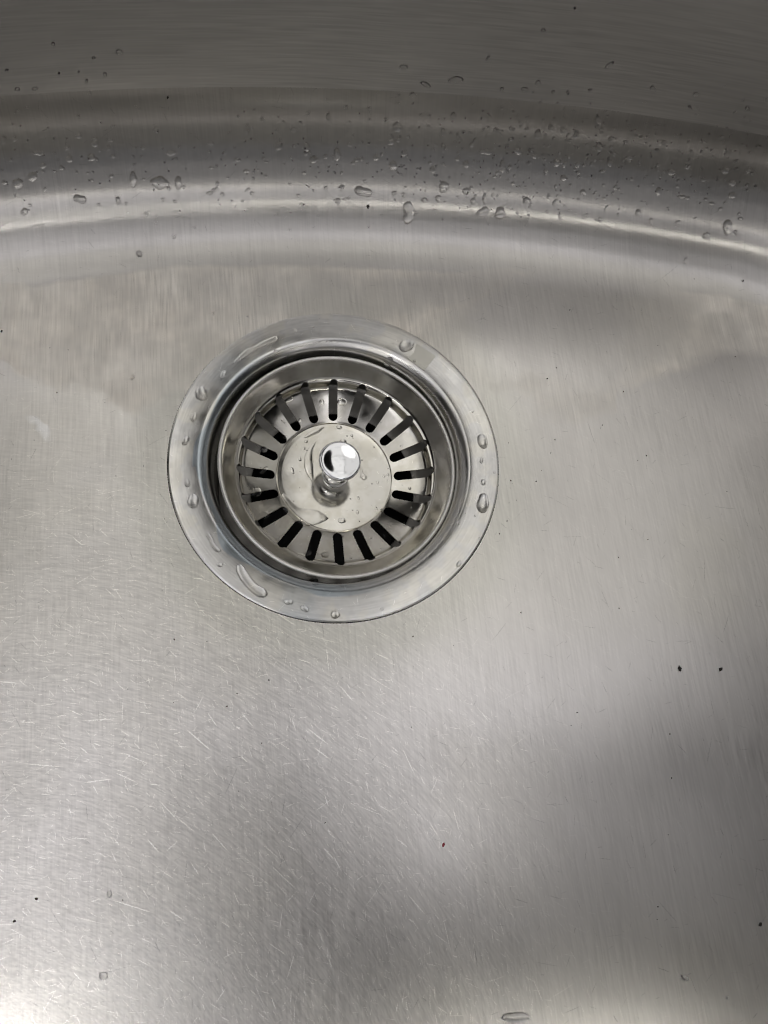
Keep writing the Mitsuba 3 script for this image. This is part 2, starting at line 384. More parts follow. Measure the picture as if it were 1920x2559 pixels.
scene['black_crumb'] = {'type': 'principled', 'base_color': {'type': 'rgb', 'value': [.012, .011, .010]}, 'roughness': 0.6}
scene['brown_crumb'] = {'type': 'principled', 'base_color': {'type': 'rgb', 'value': [.09, .075, .06]}, 'roughness': 0.7}
scene['red_matter'] = {'type': 'principled', 'base_color': {'type': 'rgb', 'value': [.28, .015, .03]}, 'roughness': 0.5}

# ------------------------------------------------------------------ sink basin
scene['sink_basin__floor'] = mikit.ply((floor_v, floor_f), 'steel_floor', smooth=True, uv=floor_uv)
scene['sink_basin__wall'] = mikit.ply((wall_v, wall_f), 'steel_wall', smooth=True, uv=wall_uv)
scene['sink_basin__rim'] = mikit.ply((rim_v, rim_f), 'steel_rim', smooth=True, uv=rim_uv)
labels['sink_basin'] = {'label': 'scratched brushed stainless steel sink basin with a bowed back wall', 'category': 'sink'}
labels['sink_basin__wall'] = {'label': 'dark upper wall brushed sideways above a curved seam'}

# ------------------------------------------------------------------ drain flange
ZF = -DISH + 0.0006
FLANGE = curve([(0.0572, -DISH - 0.0012), (0.05705, ZF - 0.0004), (0.0567, ZF), (0.052, ZF + 0.0001), (0.0480, ZF + 0.0000), (0.0464, ZF - 0.0003), (0.0450, ZF - 0.0011),
                (0.0440, ZF - 0.0021), (0.0433, ZF - 0.0043), (0.0430, ZF - 0.0075), (0.0430, ZF - 0.012)])
flange_v, flange_f = lathe(FLANGE, 480)
scene['drain_flange__ring'] = mikit.ply((flange_v, flange_f), 'steel_flange', smooth=40)
BODY = curve([(0.0432, ZF - 0.0118), (0.0431, ZF - 0.0270), (0.0424, ZF - 0.0292), (0.0400, ZF - 0.0302), (0.0330, ZF - 0.0310), (0.0312, ZF - 0.0316)], 0.001)
v, f = lathe(BODY, 180)
scene['drain_flange__body'] = mikit.ply((v, f), 'steel_pipe', smooth=40)
v, f = lathe([(0.0313, ZF - 0.0314), (0.0306, ZF - 0.034), (0.0304, ZF - 0.10), (0.0001, ZF - 0.101)], 90)
scene['drain_flange__pipe'] = mikit.ply((v, f), 'black_pipe', smooth=30)
v, f = lathe([(0.0595, -DISH - 0.0009), (0.0540, -DISH - 0.0008)], 240)
scene['drain_flange__gasket'] = mikit.ply((v, f), 'rubber', smooth=30)
labels['drain_flange'] = {'label': 'round steel drain flange ring let into the sink floor', 'category': 'drain'}

# ------------------------------------------------------------------ basket strainer
BC = (0.0011, -0.0003)                       # it sits a little off centre and tilted
ZR = ZF - 0.0030                             # top of its rim
ZP = ZR - 0.0140                             # its flat plate
TILT = T().translate([BC[0], BC[1], ZR]).rotate([0, 1, 0], 4.0).translate([-BC[0], -BC[1], -ZR])
TOP = curve([(0.0002, ZP), (0.0196, ZP), (0.0208, ZP - 0.0001), (0.0218, ZP + 0.0002), (0.0252, ZP + 0.0012), (0.0298, ZP + 0.0027), (0.0331, ZP + 0.0040), (0.0340, ZP + 0.0047),
             (0.0344, ZP + 0.0063), (0.0348, ZP + 0.0072), (0.0354, ZP + 0.0074), (0.0362, ZP + 0.0080), (0.0370, ZP + 0.0090), (0.0386, ZP + 0.0110), (0.0398, ZP + 0.0125), (0.0406, ZP + 0.0134)], 0.35 * MM)
def basket_solid():
    t = np.gradient(TOP, axis=0)
    nrm = np.c_[t[:, 1], -t[:, 0]] / np.linalg.norm(t, axis=1, keepdims=True)
    low = TOP + nrm * 0.0007
    low[0, 0] = TOP[0, 0] = 0.0
    poly = np.vstack([TOP, low[::-1]]) * 1000
    m = manifold3d.Manifold.revolve(manifold3d.CrossSection([poly], manifold3d.FillRule.NonZero), 360)
    for k in range(20):
        st = shapely.geometry.LineString([(23.6, 0), (33.9, 0)]).buffer(1.7, 12)
        cut = manifold3d.Manifold.extrude(manifold3d.CrossSection([np.array(st.exterior.coords)[:-1]], manifold3d.FillRule.NonZero), 60).translate([0, 0, -40])
        m = m - cut.rotate([0, 0, SLOT0 + 18 * k])
    q = m.to_mesh()
    return trimesh.Trimesh(q.vert_properties[:, :3] * 0.001 + [BC[0], BC[1], 0], q.tri_verts, process=False)
SLOT0 = 15.0
scene['strainer_basket__bowl'] = mikit.ply(basket_solid(), 'steel_basket', smooth=28, to_world=TILT)
a = np.linspace(-np.pi, np.pi, 28)
bead = np.c_[0.0411 + 0.0008 * np.cos(a), ZR - 0.0008 + 0.0008 * np.sin(a)]
v, f = lathe(bead[::-1], 360, BC)
scene['strainer_basket__rim'] = mikit.ply((v, f), 'steel_bead', smooth=True, to_world=TILT)
v, f = lathe(curve([(0.0411, ZR - 0.0016), (0.0410, ZR - 0.0040), (0.0404, ZR - 0.0062), (0.0394, ZR - 0.0066)], 0.3 * MM), 240, BC, flip=True)
scene['strainer_basket__skirt'] = mikit.ply((v, f), 'steel_bead', smooth=True, to_world=TILT)
KZ = ZP
knob = curve([(0.0046, KZ - 0.0002), (0.0046, KZ + 0.0010), (0.00485, KZ + 0.0014), (0.0050, KZ + 0.0018), (0.00485, KZ + 0.0022), (0.0044, KZ + 0.0026), (0.0040, KZ + 0.0050),
              (0.0040, KZ + 0.0085), (0.0048, KZ + 0.0115), (0.0066, KZ + 0.0138)], 0.25 * MM)
v, f = lathe(knob, 120, BC, flip=True)
scene['strainer_basket__knob'] = mikit.ply((v, f), 'chrome', smooth=True, to_world=TILT)
cap = curve([(0.0064, KZ + 0.0136), (0.0071, KZ + 0.0139), (0.0074, KZ + 0.0144), (0.0074, KZ + 0.0149), (0.0072, KZ + 0.01535), (0.0067, KZ + 0.01555), (0.0055, KZ + 0.0156), (0.0030, KZ + 0.01575), (0.0, KZ + 0.0158)], 0.2 * MM)
v, f = lathe(cap, 120, BC, flip=True)
scene['strainer_basket__knob__cap'] = mikit.ply((v, f), 'chrome', smooth=50, to_world=TILT)
v, f = lathe([(0.0, ZP - 0.006), (0.0165, ZP - 0.006), (0.0180, ZP - 0.008), (0.0180, ZP - 0.012), (0.0, ZP - 0.013)], 90, BC, flip=True)
scene['strainer_basket__stopper'] = mikit.ply((v, f), 'rubber', smooth=30, to_world=TILT)
labels['strainer_basket'] = {'label': 'shiny steel basket strainer with twenty radial slots sitting in the drain', 'category': 'strainer'}
labels['strainer_basket__knob'] = {'label': 'mirror chrome lift knob in the middle'}

# ------------------------------------------------------------------ where the water and the dirt lie
# <data: places and half sizes in mm on the unrolled steel, with the turn in degrees
FLANGE_DROPS= [(-44.87,27.01,2.91,2.19,104), (-37.29,33.95,2.02,0.98,62), (-47.84,18.2,1.73,1.09,73), (-50.96,9.67,1.98,1.23,69), (-50.93,-5.66,1.67,0.97,102), (-49.06,-12.25,2.69,1.86,90), (-41.33,-34.72,1.02,0.85,170), (-20.1,-48.76,1.64,1.04,164), (-15.02,-51.5,1.52,1.1,139), (-5.4,-54.23,1.53,1.51,86), (37.66,-40.87,1.28,0.71,57), (52.29,2.91,2.87,1.9,96), (50.85,-4.22,1.21,0.61,80), (50.34,-12.41,1.2,0.98,72), (49.06,-20.01,3.76,2.23,75), (29.4,42.38,2.95,2.36,26), (22.15,37.4,1.95,1.33,25)]
FLANGE_SMALL= [(10.1,-53.83,0.57,0.55,45), (-10.56,50.2,0.96,0.61,85), (-18.31,42.75,0.77,0.68,83), (-13.49,41.15,1.03,0.91,81), (-10.87,-43.41,1.04,0.57,175), (-1.7,-44.75,1.19,0.64,175), (54.92,-8.98,0.49,0.45,53), (50.4,14.62,0.43,0.38,59), (35.54,25.48,0.43,0.38,65), (45.95,-32.49,0.39,0.36,47), (42.29,-23.07,0.47,0.44,52), (39.33,-26.61,0.84,0.59,79), (12.43,-47.29,0.43,0.42,52), (-18.88,-41.11,0.43,0.41,97), (-4.28,51.68,0.54,0.35,179), (7.43,47.05,0.44,0.39,75), (31.63,35.9,0.79,0.7,68), (24.41,43.66,0.44,0.39,70), (45.63,-24.4,0.39,0.36,50), (40.84,-11.76,0.87,0.53,80), (42.22,-11.07,0.32,0.3,56), (32.12,-22.03,0.31,0.29,56)]
RUN_A = [(-33.7,38.04,0.44), (-31.22,40.2,0.89), (-28.48,42.62,1.2), (-25.78,43.95,0.68), (-23.45,45.22,0.98), (-20.34,46.54,1.06), (-17.61,47.72,0.99), (-16.83,48.03,0.46)]
RUN_B = [(-45.65,-23.21,0.41), (-44.6,-24.38,0.82), (-43.64,-26.05,0.82), (-43.23,-27.9,0.89), (-42.06,-29.43,0.96), (-40.74,-30.33,0.55)]
RUN_C = [(-35.68,-34.82,0.55), (-34.76,-36.82,1.5), (-33.53,-39.4,1.84), (-31.96,-42.01,1.77), (-30.37,-43.9,1.63), (-28.4,-45.26,1.77), (-26.54,-45.97,0.95)]
STICKER = [(29.05,37.33,0.0), (32.91,43.28,0.0), (39.77,37.69,0.0), (34.69,31.86,0.0)]
BACK_RIGHT= [(35.33,96.84,3.98,2.14,84), (64.39,95.96,2.48,1.7,17), (71.17,95.35,2.27,2.16,110), (49.2,105.53,2.02,1.77,97), (45.6,96.91,1.07,0.99,176), (76.93,117.17,1.58,1.38,138), (92.05,112.42,1.52,1.2,112), (105.32,126.83,2.25,1.15,106), (107.49,117.4,1.73,1.09,108), (119.67,112.93,1.5,0.83,172), (136.36,106.98,1.67,1.03,160), (156.63,106.8,1.72,1.24,127), (132.46,100.09,1.55,1.01,87), (161.07,85.05,3.04,1.61,99), (153.08,82.59,1.77,1.25,8), (125.57,92.8,1.4,1.22,123), (141.34,88.05,1.31,0.95,53), (103.31,101.33,1.21,1.04,152), (160.19,101.64,1.53,0.99,164), (161.14,96.92,1.55,1.06,162), (81.53,99.39,1.63,1.23,172), (83.79,123.02,1.63,1.06,88), (92.64,124.07,1.22,0.83,109), (98.06,122.37,1.44,1.09,83), (100.07,111.51,1.34,1.02,74), (71.66,111.85,2.28,0.97,95), (57.68,113.14,1.3,1.13,107), (64.88,117.33,2.45,1.05,177), (48.67,119.02,1.61,0.78,94), (34.23,117.63,1.22,1.11,168), (29.17,121.71,1.21,1.11,167), (31.73,122.21,0.95,0.87,165), (31.44,126.78,1.78,1.44,97), (30.09,113.52,1.75,1.48,93), (44.98,111.53,1.28,1.05,97), (54.51,115.24,1.03,0.8,56), (57.93,103.86,1.43,1.13,173), (65.12,100.73,2.13,0.81,91), (60.64,100.08,1.15,0.99,96), (47.22,101.38,1.31,1.25,101), (41.87,101.15,1.25,0.9,177), (95.26,106.8,1.23,1.08,137), (92.67,98.3,1.39,0.92,57), (104.66,92.69,1.58,0.96,17), (110.64,91.11,1.03,0.9,109), (130.8,89.12,1.46,1,99), (131.37,117.84,1.18,0.9,136), (148.99,103.58,1.04,0.79,150), (141.92,108.62,1.27,0.89,160), (165.12,106.07,1.12,0.84,89), (166.74,104.68,0.81,0.59,136), (170.11,95.48,0.92,0.65,158), (166.04,100.43,0.8,0.6,138), (169.15,99.98,0.8,0.6,137), (166.46,98.53,0.69,0.53,138), (153.65,94.44,1.09,0.66,169), (151.18,96.12,0.77,0.62,143), (141.65,97.71,1.53,0.67,174), (143.96,97.07,1.08,0.58,172), (174.8,82.8,1.58,1.17,161), (175.23,78.47,1.75,0.86,173), (170.35,76.21,1.76,0.78,174), (165.64,88.14,1.27,0.67,171), (112.35,111.36,1.38,0.93,109), (111.28,120.19,1.1,0.84,22), (76.8,127.23,0.92,0.78,139), (51.79,130.32,1.34,0.92,100), (63.36,129.24,1.37,0.75,175), (88.19,125.22,1.14,0.83,111), (74.06,121.51,1.05,0.65,173), (30.4,103.93,1.06,0.73,178), (110.11,108.57,1.25,0.57,174), (88.35,109.72,0.9,0.65,169), (83.44,115.06,1.01,0.86,149), (95.74,130.59,1.06,0.85,132), (128.1,115.24,0.68,0.53,138), (126.93,112.5,0.58,0.46,140), (137.68,114.37,0.69,0.52,137), (148.04,115.19,0.6,0.44,134), (151.93,119.29,0.83,0.58,131), (156.15,113.06,1.23,0.76,165), (160.38,112.86,0.61,0.44,133), (150.96,112.01,0.6,0.44,136), (113.57,114.63,0.88,0.66,117), (107.41,122.63,0.71,0.5,164), (111.73,130.19,0.61,0.43,162), (107.86,100.44,0.65,0.56,151), (98.16,104.21,0.65,0.56,152), (86.52,118.63,0.55,0.47,146), (88.7,118.55,0.65,0.54,145), (59.47,119.92,0.9,0.69,102), (53.82,120.08,0.89,0.52,96), (68.21,119.25,0.9,0.52,98), (70.38,123.68,1.17,0.68,100), (63.36,125.1,0.75,0.51,102), (48.37,124.66,1.3,0.77,96), (56.11,124.47,0.78,0.57,172), (58.3,124.01,0.71,0.63,149), (94.93,120.39,0.56,0.46,142), (103,118.41,0.97,0.58,171), (117.08,118.94,0.98,0.66,165), (122.7,120.6,0.59,0.45,136), (119,122.04,0.92,0.64,117), (79.19,128.43,1.38,0.75,102), (95.21,111.72,1.27,0.82,77), (115.71,102.51,0.95,0.75,64), (121.6,105.1,0.75,0.62,6), (130.31,102.8,0.57,0.47,144), (136,100.14,0.48,0.39,144), (139.74,101.59,0.67,0.54,143), (164.41,83.11,1.29,0.76,120), (148.02,89.32,0.73,0.57,47), (94.62,93.2,1.09,0.73,94), (89.59,95.12,0.74,0.66,161), (98.22,95.12,0.82,0.5,174), (112.74,95.2,1.22,0.56,59), (164.95,89.89,0.78,0.63,142), (174.39,88.8,1.27,0.75,168), (171.29,91.57,0.79,0.61,140)]
BACK_LEFT= [(-11.99,120.86,1.59,1.14,66), (-1.93,120.38,1.56,1.01,104), (0.43,116.06,1.41,1.35,67), (9.02,117.65,2.2,1.2,88), (16.27,115.64,0.78,0.71,179), (23.61,116.28,1.21,1.1,175), (18.58,104.8,3.31,1.77,170), (13.78,120.95,1.02,0.71,179), (-6.28,126.29,1.17,0.78,1), (-23.26,125.58,0.92,0.84,26), (-54.58,126.27,1.14,0.97,52), (6.34,130.55,1.44,0.75,89), (6,136.64,0.66,0.66,65), (24.25,138.62,0.77,0.73,121), (20.92,133.25,0.67,0.65,151), (-95.25,118.2,1.6,0.89,7), (-77.92,116.93,1.47,1.07,52), (-85.33,116.47,1.34,1.03,63), (-80.89,124.07,1.09,0.9,42), (-75.99,121.48,1.28,1.02,22), (-83.91,103.26,2.15,1.57,174), (-103.16,98.92,1.37,1.16,53), (-98.49,110.29,1.76,1.42,54), (-103.75,107.98,1.89,1.44,62), (-64.77,109.83,2.62,1.11,81), (-55.63,108.7,3.2,1.87,174), (-49.1,108.69,2.18,1.3,80), (-70.87,102.68,1.41,0.87,79), (-50.39,118.64,1.78,0.91,3), (-94.53,114.09,1.13,0.91,51), (-88.55,113.42,0.93,0.6,72), (-70.44,117.38,0.75,0.64,37), (-95.14,106.21,0.93,0.53,76), (-11.68,99.23,1.55,0.73,180), (-5.68,98.71,1.12,0.73,1), (-65.23,84.3,1.04,0.97,67), (-27.32,116.32,1.16,0.69,2), (-102.12,122.57,1.06,0.73,15), (-105.52,122.13,1.44,0.97,64), (-75.73,123,1.02,0.67,9), (-70.77,122.68,1.1,0.6,5), (-71.59,120.02,0.93,0.61,73), (-74.82,119.23,0.59,0.49,38), (-80.07,111.78,0.58,0.49,37), (-83.78,111.97,0.58,0.49,38), (-91.05,112.27,0.7,0.37,5), (-38.31,105.14,1.17,0.63,2), (-33.75,104.72,0.77,0.69,24), (-24.31,112.43,1.17,0.77,3), (-24.38,106.19,1.19,0.54,26), (-20.08,112.79,0.51,0.46,18), (-36.67,113.66,0.83,0.54,4), (-36.28,121.73,1.06,0.54,2), (8.82,101.65,1.13,1.04,78), (10.77,106.02,1.15,0.59,54), (-9.87,129.06,0.5,0.47,22), (-16.95,115.47,0.84,0.46,1), (-58.17,96.19,1.45,0.57,84), (-24.06,99.43,0.77,0.56,3), (-11.43,96.54,0.61,0.57,21), (11.48,102.4,0.87,0.49,25), (-108.05,108.29,1.07,0.66,9), (-85.48,119.85,0.93,0.59,9), (-79.73,130.21,0.72,0.44,72), (-99.46,131.01,0.67,0.45,14), (-95.74,133.04,0.6,0.38,12), (-68.85,127.28,0.7,0.45,8), (-68.17,101.75,0.59,0.52,34), (-5.09,101.13,0.52,0.48,14), (-31.66,118.65,0.85,0.49,82)]
WALL_DROPS= [(79.53,160.02,0.81,0.58,165), (104.78,147.83,1.7,0.73,42), (40.79,141.91,2.14,0.73,154), (51.34,143.48,2.77,1.1,3), (76.44,139.73,1.34,0.85,172), (86.93,138.41,0.8,0.65,148), (80.81,141.77,1.22,0.85,89), (68.3,139.86,0.82,0.7,131), (92.2,138.13,0.9,0.56,109), (122.15,138.66,1.46,0.91,116), (137.86,136.21,1.09,0.77,134), (36.52,138.1,1.14,1.05,126), (61.84,151.09,0.9,0.51,67), (88.68,166.73,0.53,0.36,117), (32.59,148.17,1.46,0.97,177), (157.53,130.14,1.02,0.7,132), (99.86,138.99,0.76,0.5,168), (136.88,131.72,0.68,0.42,165), (-91.7,139.64,0.97,0.69,18), (-97.11,139.37,0.91,0.67,24), (-82.65,154.54,0.77,0.53,63), (-62.67,152.49,1.19,0.74,9), (-68.41,144.93,0.83,0.63,62), (-74.74,142.6,0.75,0.5,69), (-71.05,150.42,0.67,0.44,12), (-98.72,145.7,0.65,0.44,16), (-82.95,145.1,0.51,0.39,51), (-76.68,145.7,0.42,0.33,50)]
FLOOR_DROPS= [(-64.97,83.98,1.14,1.06,68), (-68.46,34.83,0.98,0.85,97), (-76.31,-128.4,1.09,0.7,95), (-77.95,-148.95,1.28,1.09,148), (36.1,-174.68,4.21,1.5,172), (88.56,-171.47,1.33,0.58,148), (100.33,-178.39,0.51,0.41,6), (144.68,73.87,1.47,0.84,77), (-39.61,59.12,0.52,0.45,88), (-27.56,57.64,0.45,0.44,13)]
CRUMBS= [(94.66,55.26,0.32,0.27,57), (84.96,30.95,0.38,0.32,55), (108.97,19.78,0.38,0.32,49), (126.86,38.31,0.32,0.26,50), (157.18,32.17,0.33,0.26,46), (147.69,66.44,0.29,0.27,31), (164.41,71.33,0.28,0.26,155), (171.07,67.99,0.28,0.27,158), (79.29,2.17,0.35,0.31,50), (76.77,-2.87,0.28,0.25,50), (60.46,-12.26,0.4,0.36,50), (60.73,-13.32,0.27,0.24,50), (69.64,-13.21,0.34,0.3,48), (56.88,-26.88,0.32,0.3,46), (53.4,-31.31,0.32,0.3,45), (112.43,-6.23,0.36,0.31,44), (108.76,-7.76,0.29,0.25,44), (106.2,-37.49,0.27,0.24,37), (101.15,-33.36,0.2,0.18,38), (94.16,-42.95,0.33,0.29,36), (61.85,2.16,0.21,0.19,54), (167.25,64.42,0.78,0.69,180), (98.22,6.79,0.29,0.25,48), (97.19,5.68,0.22,0.19,48), (140,-21.82,0.22,0.18,38), (61.35,-19.63,0.2,0.18,48), (72.18,-9.24,0.21,0.18,49), (80.63,26.63,0.44,0.38,55), (-57.46,14.08,0.24,0.21,97), (-65.12,1.53,0.28,0.25,102), (-74.01,-1.55,0.23,0.2,104), (-67.32,-13.95,0.22,0.2,106), (-93.39,30.22,0.29,0.25,102), (-100.38,13.15,0.19,0.16,106), (-107.28,6.72,0.18,0.16,109), (-112.21,54.86,0.4,0.33,102), (-95.93,47.56,0.2,0.17,100), (-89.87,46.53,0.25,0.21,99), (-58.58,-17.62,0.26,0.24,105), (-77.6,25.59,0.19,0.17,100), (-56.42,-57.63,0.37,0.35,122), (-41.21,-79.8,0.36,0.34,137), (-27.88,-73.05,0.36,0.35,137), (-37.85,-76.2,0.29,0.28,136), (-31.14,-91.82,0.28,0.27,148), (-13.83,-116.65,0.28,0.26,162), (-38.79,-104.87,0.21,0.19,149), (-96.13,-127.26,0.4,0.34,142), (-101.92,-132.19,0.39,0.33,142), (-72.69,-130.47,0.26,0.23,146), (-57.2,-77.01,0.22,0.2,132), (-70.73,-71.7,0.22,0.2,129), (-46.4,-59.27,0.22,0.21,123), (107.66,-82.52,0.91,0.57,83), (122,-83.96,0.76,0.52,40), (99.5,-102.74,0.32,0.28,19), (97.09,-116.06,0.32,0.27,16), (84.48,-151.78,0.3,0.25,7), (115.74,-160.64,0.61,0.5,10), (19.28,-63.63,0.31,0.3,28), (32.23,-67.84,0.23,0.22,26), (56.54,-59.04,0.33,0.3,32), (90.8,-60.61,0.34,0.3,31), (69.85,-92.92,0.46,0.22,176), (67.04,-96.7,0.23,0.21,18), (15.41,-91.88,0.22,0.21,3), (83.41,-155.27,0.22,0.19,7), (92.21,-132.31,0.23,0.2,12), (-49.17,137.29,0.49,0.31,77), (20.12,99.5,0.65,0.53,85)]
RED= [(21.15,-126.9,0.59,0.35,59)]
CLUMP= [(-10.3,-39.83,1.57,1.02,175)]
BOWL_DROPS= [(2.11,-17.55,1.54,1.12,179), (5.46,13.15,1.36,1.11,5), (-14.26,2.33,1.37,0.71,108), (7.98,-14.63,0.89,0.62,82), (15.15,-13.77,0.9,0.39,83), (17.04,-14.45,0.95,0.53,82), (-14.28,28.96,2.18,0.93,23), (6,28.27,1.75,1.41,175), (-1.57,28.45,1.06,0.96,79), (-24.18,10.3,1.31,1.14,179), (-24.63,2.41,2.08,0.71,45), (-27.79,-6.17,1.99,1.64,48), (-25.59,-14.93,1.81,1.53,51), (-5.46,-30.56,1.54,1.37,25), (-16.1,15.44,0.75,0.65,37), (-10.22,21.81,0.75,0.63,73), (26.85,9.8,0.53,0.39,159), (28.08,-7.14,0.69,0.57,95), (24.12,-21.07,0.7,0.57,82), (16.54,-24.53,0.62,0.51,78), (-11.39,-29.99,1.36,1.03,8), (-8.37,13.6,0.79,0.68,6), (-11.23,6.79,0.84,0.77,74), (19.46,-20.49,0.62,0.51,81), (8.89,-9.37,0.74,0.47,82), (16.62,-3.51,0.68,0.63,59), (19.29,-1.11,0.68,0.63,59), (20.94,-0.75,0.61,0.55,51), (4.39,19.05,1.13,0.88,5), (8.89,15.45,0.7,0.63,66), (-9.36,10.92,0.68,0.62,73)]
BOWL_RUN = [(-9.04,15.15,0.39), (-7.8,15.96,0.94), (-5.74,17.1,1.11), (-3.25,18.4,0.95), (-1.2,19.21,0.48)]
PUDDLE_A = [(-18.4,-5.65,0.6), (-18.03,-8.08,2.26), (-16.75,-11.37,2.93), (-13.92,-14.3,3.16), (-9.86,-15.73,3.19), (-6.09,-16.33,2.59), (-2.65,-16.5,1.07)]
PUDDLE_B = [(-4.85,13.31,0.39), (-6.86,10.84,1.17), (-8.06,7.51,2.03), (-7.93,4.16,2.02), (-7.92,1.25,1.39), (-7.37,-1.66,0.54), (-7.29,-4.54,0.31)]
PUDDLE_C = [(11.09,2.59,0.32), (11.2,0.48,0.64), (11.67,-1.21,1.19), (11.94,-2.48,0.95)]
# data>

def floor_or_back(q):
    return back_surface(np.asarray(q, float))

def lathe_surface(profile, centre=(0, 0), place=None):
    pr = np.asarray(profile)[:, 0]; pz = np.asarray(profile)[:, 1]
    o = np.argsort(pr)
    pr, pz = pr[o], pz[o]
    def fn(q):
        q = np.atleast_2d(np.asarray(q, float))
        d = q - centre
        r = np.linalg.norm(d, axis=1) + 1e-9
        z = np.interp(r, pr, pz)
        slope = (np.interp(r + 2e-4, pr, pz) - np.interp(r - 2e-4, pr, pz)) / 4e-4
        slope = np.clip(slope, -1.5, 1.5)
        n = np.c_[-d / r[:, None] * slope[:, None], np.ones(len(q))]
        n /= np.linalg.norm(n, axis=1, keepdims=True)
        p = np.c_[q, z]
        if place is not None:
            m = np.array(place.matrix)
            p, n = p @ m[:3, :3].T + m[:3, 3], n @ m[:3, :3].T
        return p, n
    return fn
on_flange = lathe_surface(FLANGE[4:])
on_bowl = lathe_surface(TOP, BC, TILT)

def blob(surface, spine, widths, height, rng, n=17, m=11, rough=0.08, power=0.6):
    """a bead of water: a spine on the unrolled steel with a half width along it, domed between its two edges"""
    sp = np.asarray(spine, float)
    L = np.r_[0, np.cumsum(np.linalg.norm(np.diff(sp, axis=0), axis=1))]
    t = np.sin(np.linspace(-np.pi / 2, np.pi / 2, n))
    s = (t + 1) / 2 * L[-1]
    c = np.c_[np.interp(s, L, sp[:, 0]), np.interp(s, L, sp[:, 1])]
    if len(sp) > 2:
        for _ in range(2):
            c[1:-1] = (c[:-2] + 2 * c[1:-1] + c[2:]) / 4
    d = np.gradient(c, axis=0)
    d /= np.linalg.norm(d, axis=1, keepdims=True) + 1e-12
    side = np.c_[-d[:, 1], d[:, 0]]
    w = np.interp(s, L, widths) if len(widths) > 1 else np.full(n, widths[0])
    end = np.sqrt(np.maximum(1 - t * t, 0)) if len(sp) == 2 else np.minimum(1, np.sqrt(np.maximum(1 - t * t, 0)) * 2.2)
    ph = [rng.uniform(0, 6.3) for _ in range(6)]
    def edge(k):
        return w * end * (1 + rough * np.sin(2.1 * t + ph[k]) + 0.6 * rough * np.sin(5 * t + ph[k + 1]))
    le, ri = edge(0), edge(2)
    a = np.sin(np.linspace(-np.pi / 2, np.pi / 2, m))
    off = np.where(a[None] < 0, a[None] * le[:, None], a[None] * ri[:, None])
    q = c[:, None] + side[:, None] * off[..., None]
    hh = height * (w / max(w.max(), 1e-9)) ** 0.7 if len(sp) > 2 else height * (1 + 0.15 * np.sin(2 * t + ph[4]))
    h = (hh * end**(2 * power))[:, None] * np.maximum(1 - a * a, 0)[None] ** power
    pos, nrm = surface(q.reshape(-1, 2))
    top = pos + nrm * (h.reshape(-1, 1) - 0.00004)
    low = pos - nrm * 0.00006
    low = low.reshape(n, m, 3)[:, ::-1].reshape(-1, 3)
    f = grid_faces(n, m)
    v = np.vstack([top, low])
    mesh = trimesh.Trimesh(v, np.vstack([np.vstack([f[:, [0, 1, 2]], f[:, [0, 2, 3]]]), np.vstack([f[:, [0, 1, 2]], f[:, [0, 2, 3]]]) + n * m]), process=False)
    mesh.merge_vertices(digits_vertex=7)
    e = np.r_[0:m]
    # rim strip joining both sheets along their side edges
    T_, B_ = top.reshape(n, m, 3), low.reshape(n, m, 3)[:, ::-1]
    strip = []
    for (P, Q, turn) in ((T_[:, 0], B_[:, 0], False), (T_[:, -1], B_[:, -1], True)):
        vv = np.vstack([P, Q])
        ff = grid_faces(2, n)
        strip.append(trimesh.Trimesh(vv, np.vstack([ff[:, [0, 1, 2]], ff[:, [0, 2, 3]]])[:, ::(1 if turn else -1)], process=False))
    out = trimesh.util.concatenate([mesh] + strip)
    out.merge_vertices(digits_vertex=7)
    out.update_faces(out.nondegenerate_faces())
    if out.volume < 0:
        out.invert()
    return out

count = {}
def key_of(kind):
    n = count.get(kind, 0)
    count[kind] = n + 1
    return kind if n == 0 else '%s_%03d' % (kind, n)

def add(kind, mesh, mat, label, category, group=None, smooth=40, **more):
    k = key_of(kind)
    scene[k] = mikit.ply(mesh, mat, smooth=smooth, **more)
    labels[k] = {'label': label, 'category': category}
    if group:
        labels[k]['group'] = group
    return k

def drop(surface, e, label, group=None, flat=0.55, seed=0, rough=0.09, small=False):
    rng = random.Random(seed * 7919 + 13)
    x, y, a, b, th = [e[0] * MM, e[1] * MM, e[2] * MM, e[3] * MM, math.radians(e[4])]
    d = np.array([math.cos(th), math.sin(th)]) * a
    n, m = (11, 7) if small else (19, 13)
    return add('water_drop', blob(surface, [(x - d[0], y - d[1]), (x + d[0], y + d[1])], [b], flat * b, rng, n, m, rough), 'water', label, 'water drop', group)

CLOCK = ['three', 'half past two', 'two', 'half past one', 'one', 'half past twelve', 'twelve', 'half past eleven', 'eleven', 'half past ten', 'ten', 'half past nine', 'nine', 'half past eight', 'eight', 'half past seven', 'seven', 'half past six', 'six', 'half past five', 'five', 'half past four', 'four', 'half past three']
def clock(x, y):
    return CLOCK[int(round((math.degrees(math.atan2(y, x)) + 20) % 360 / 15)) % 24]

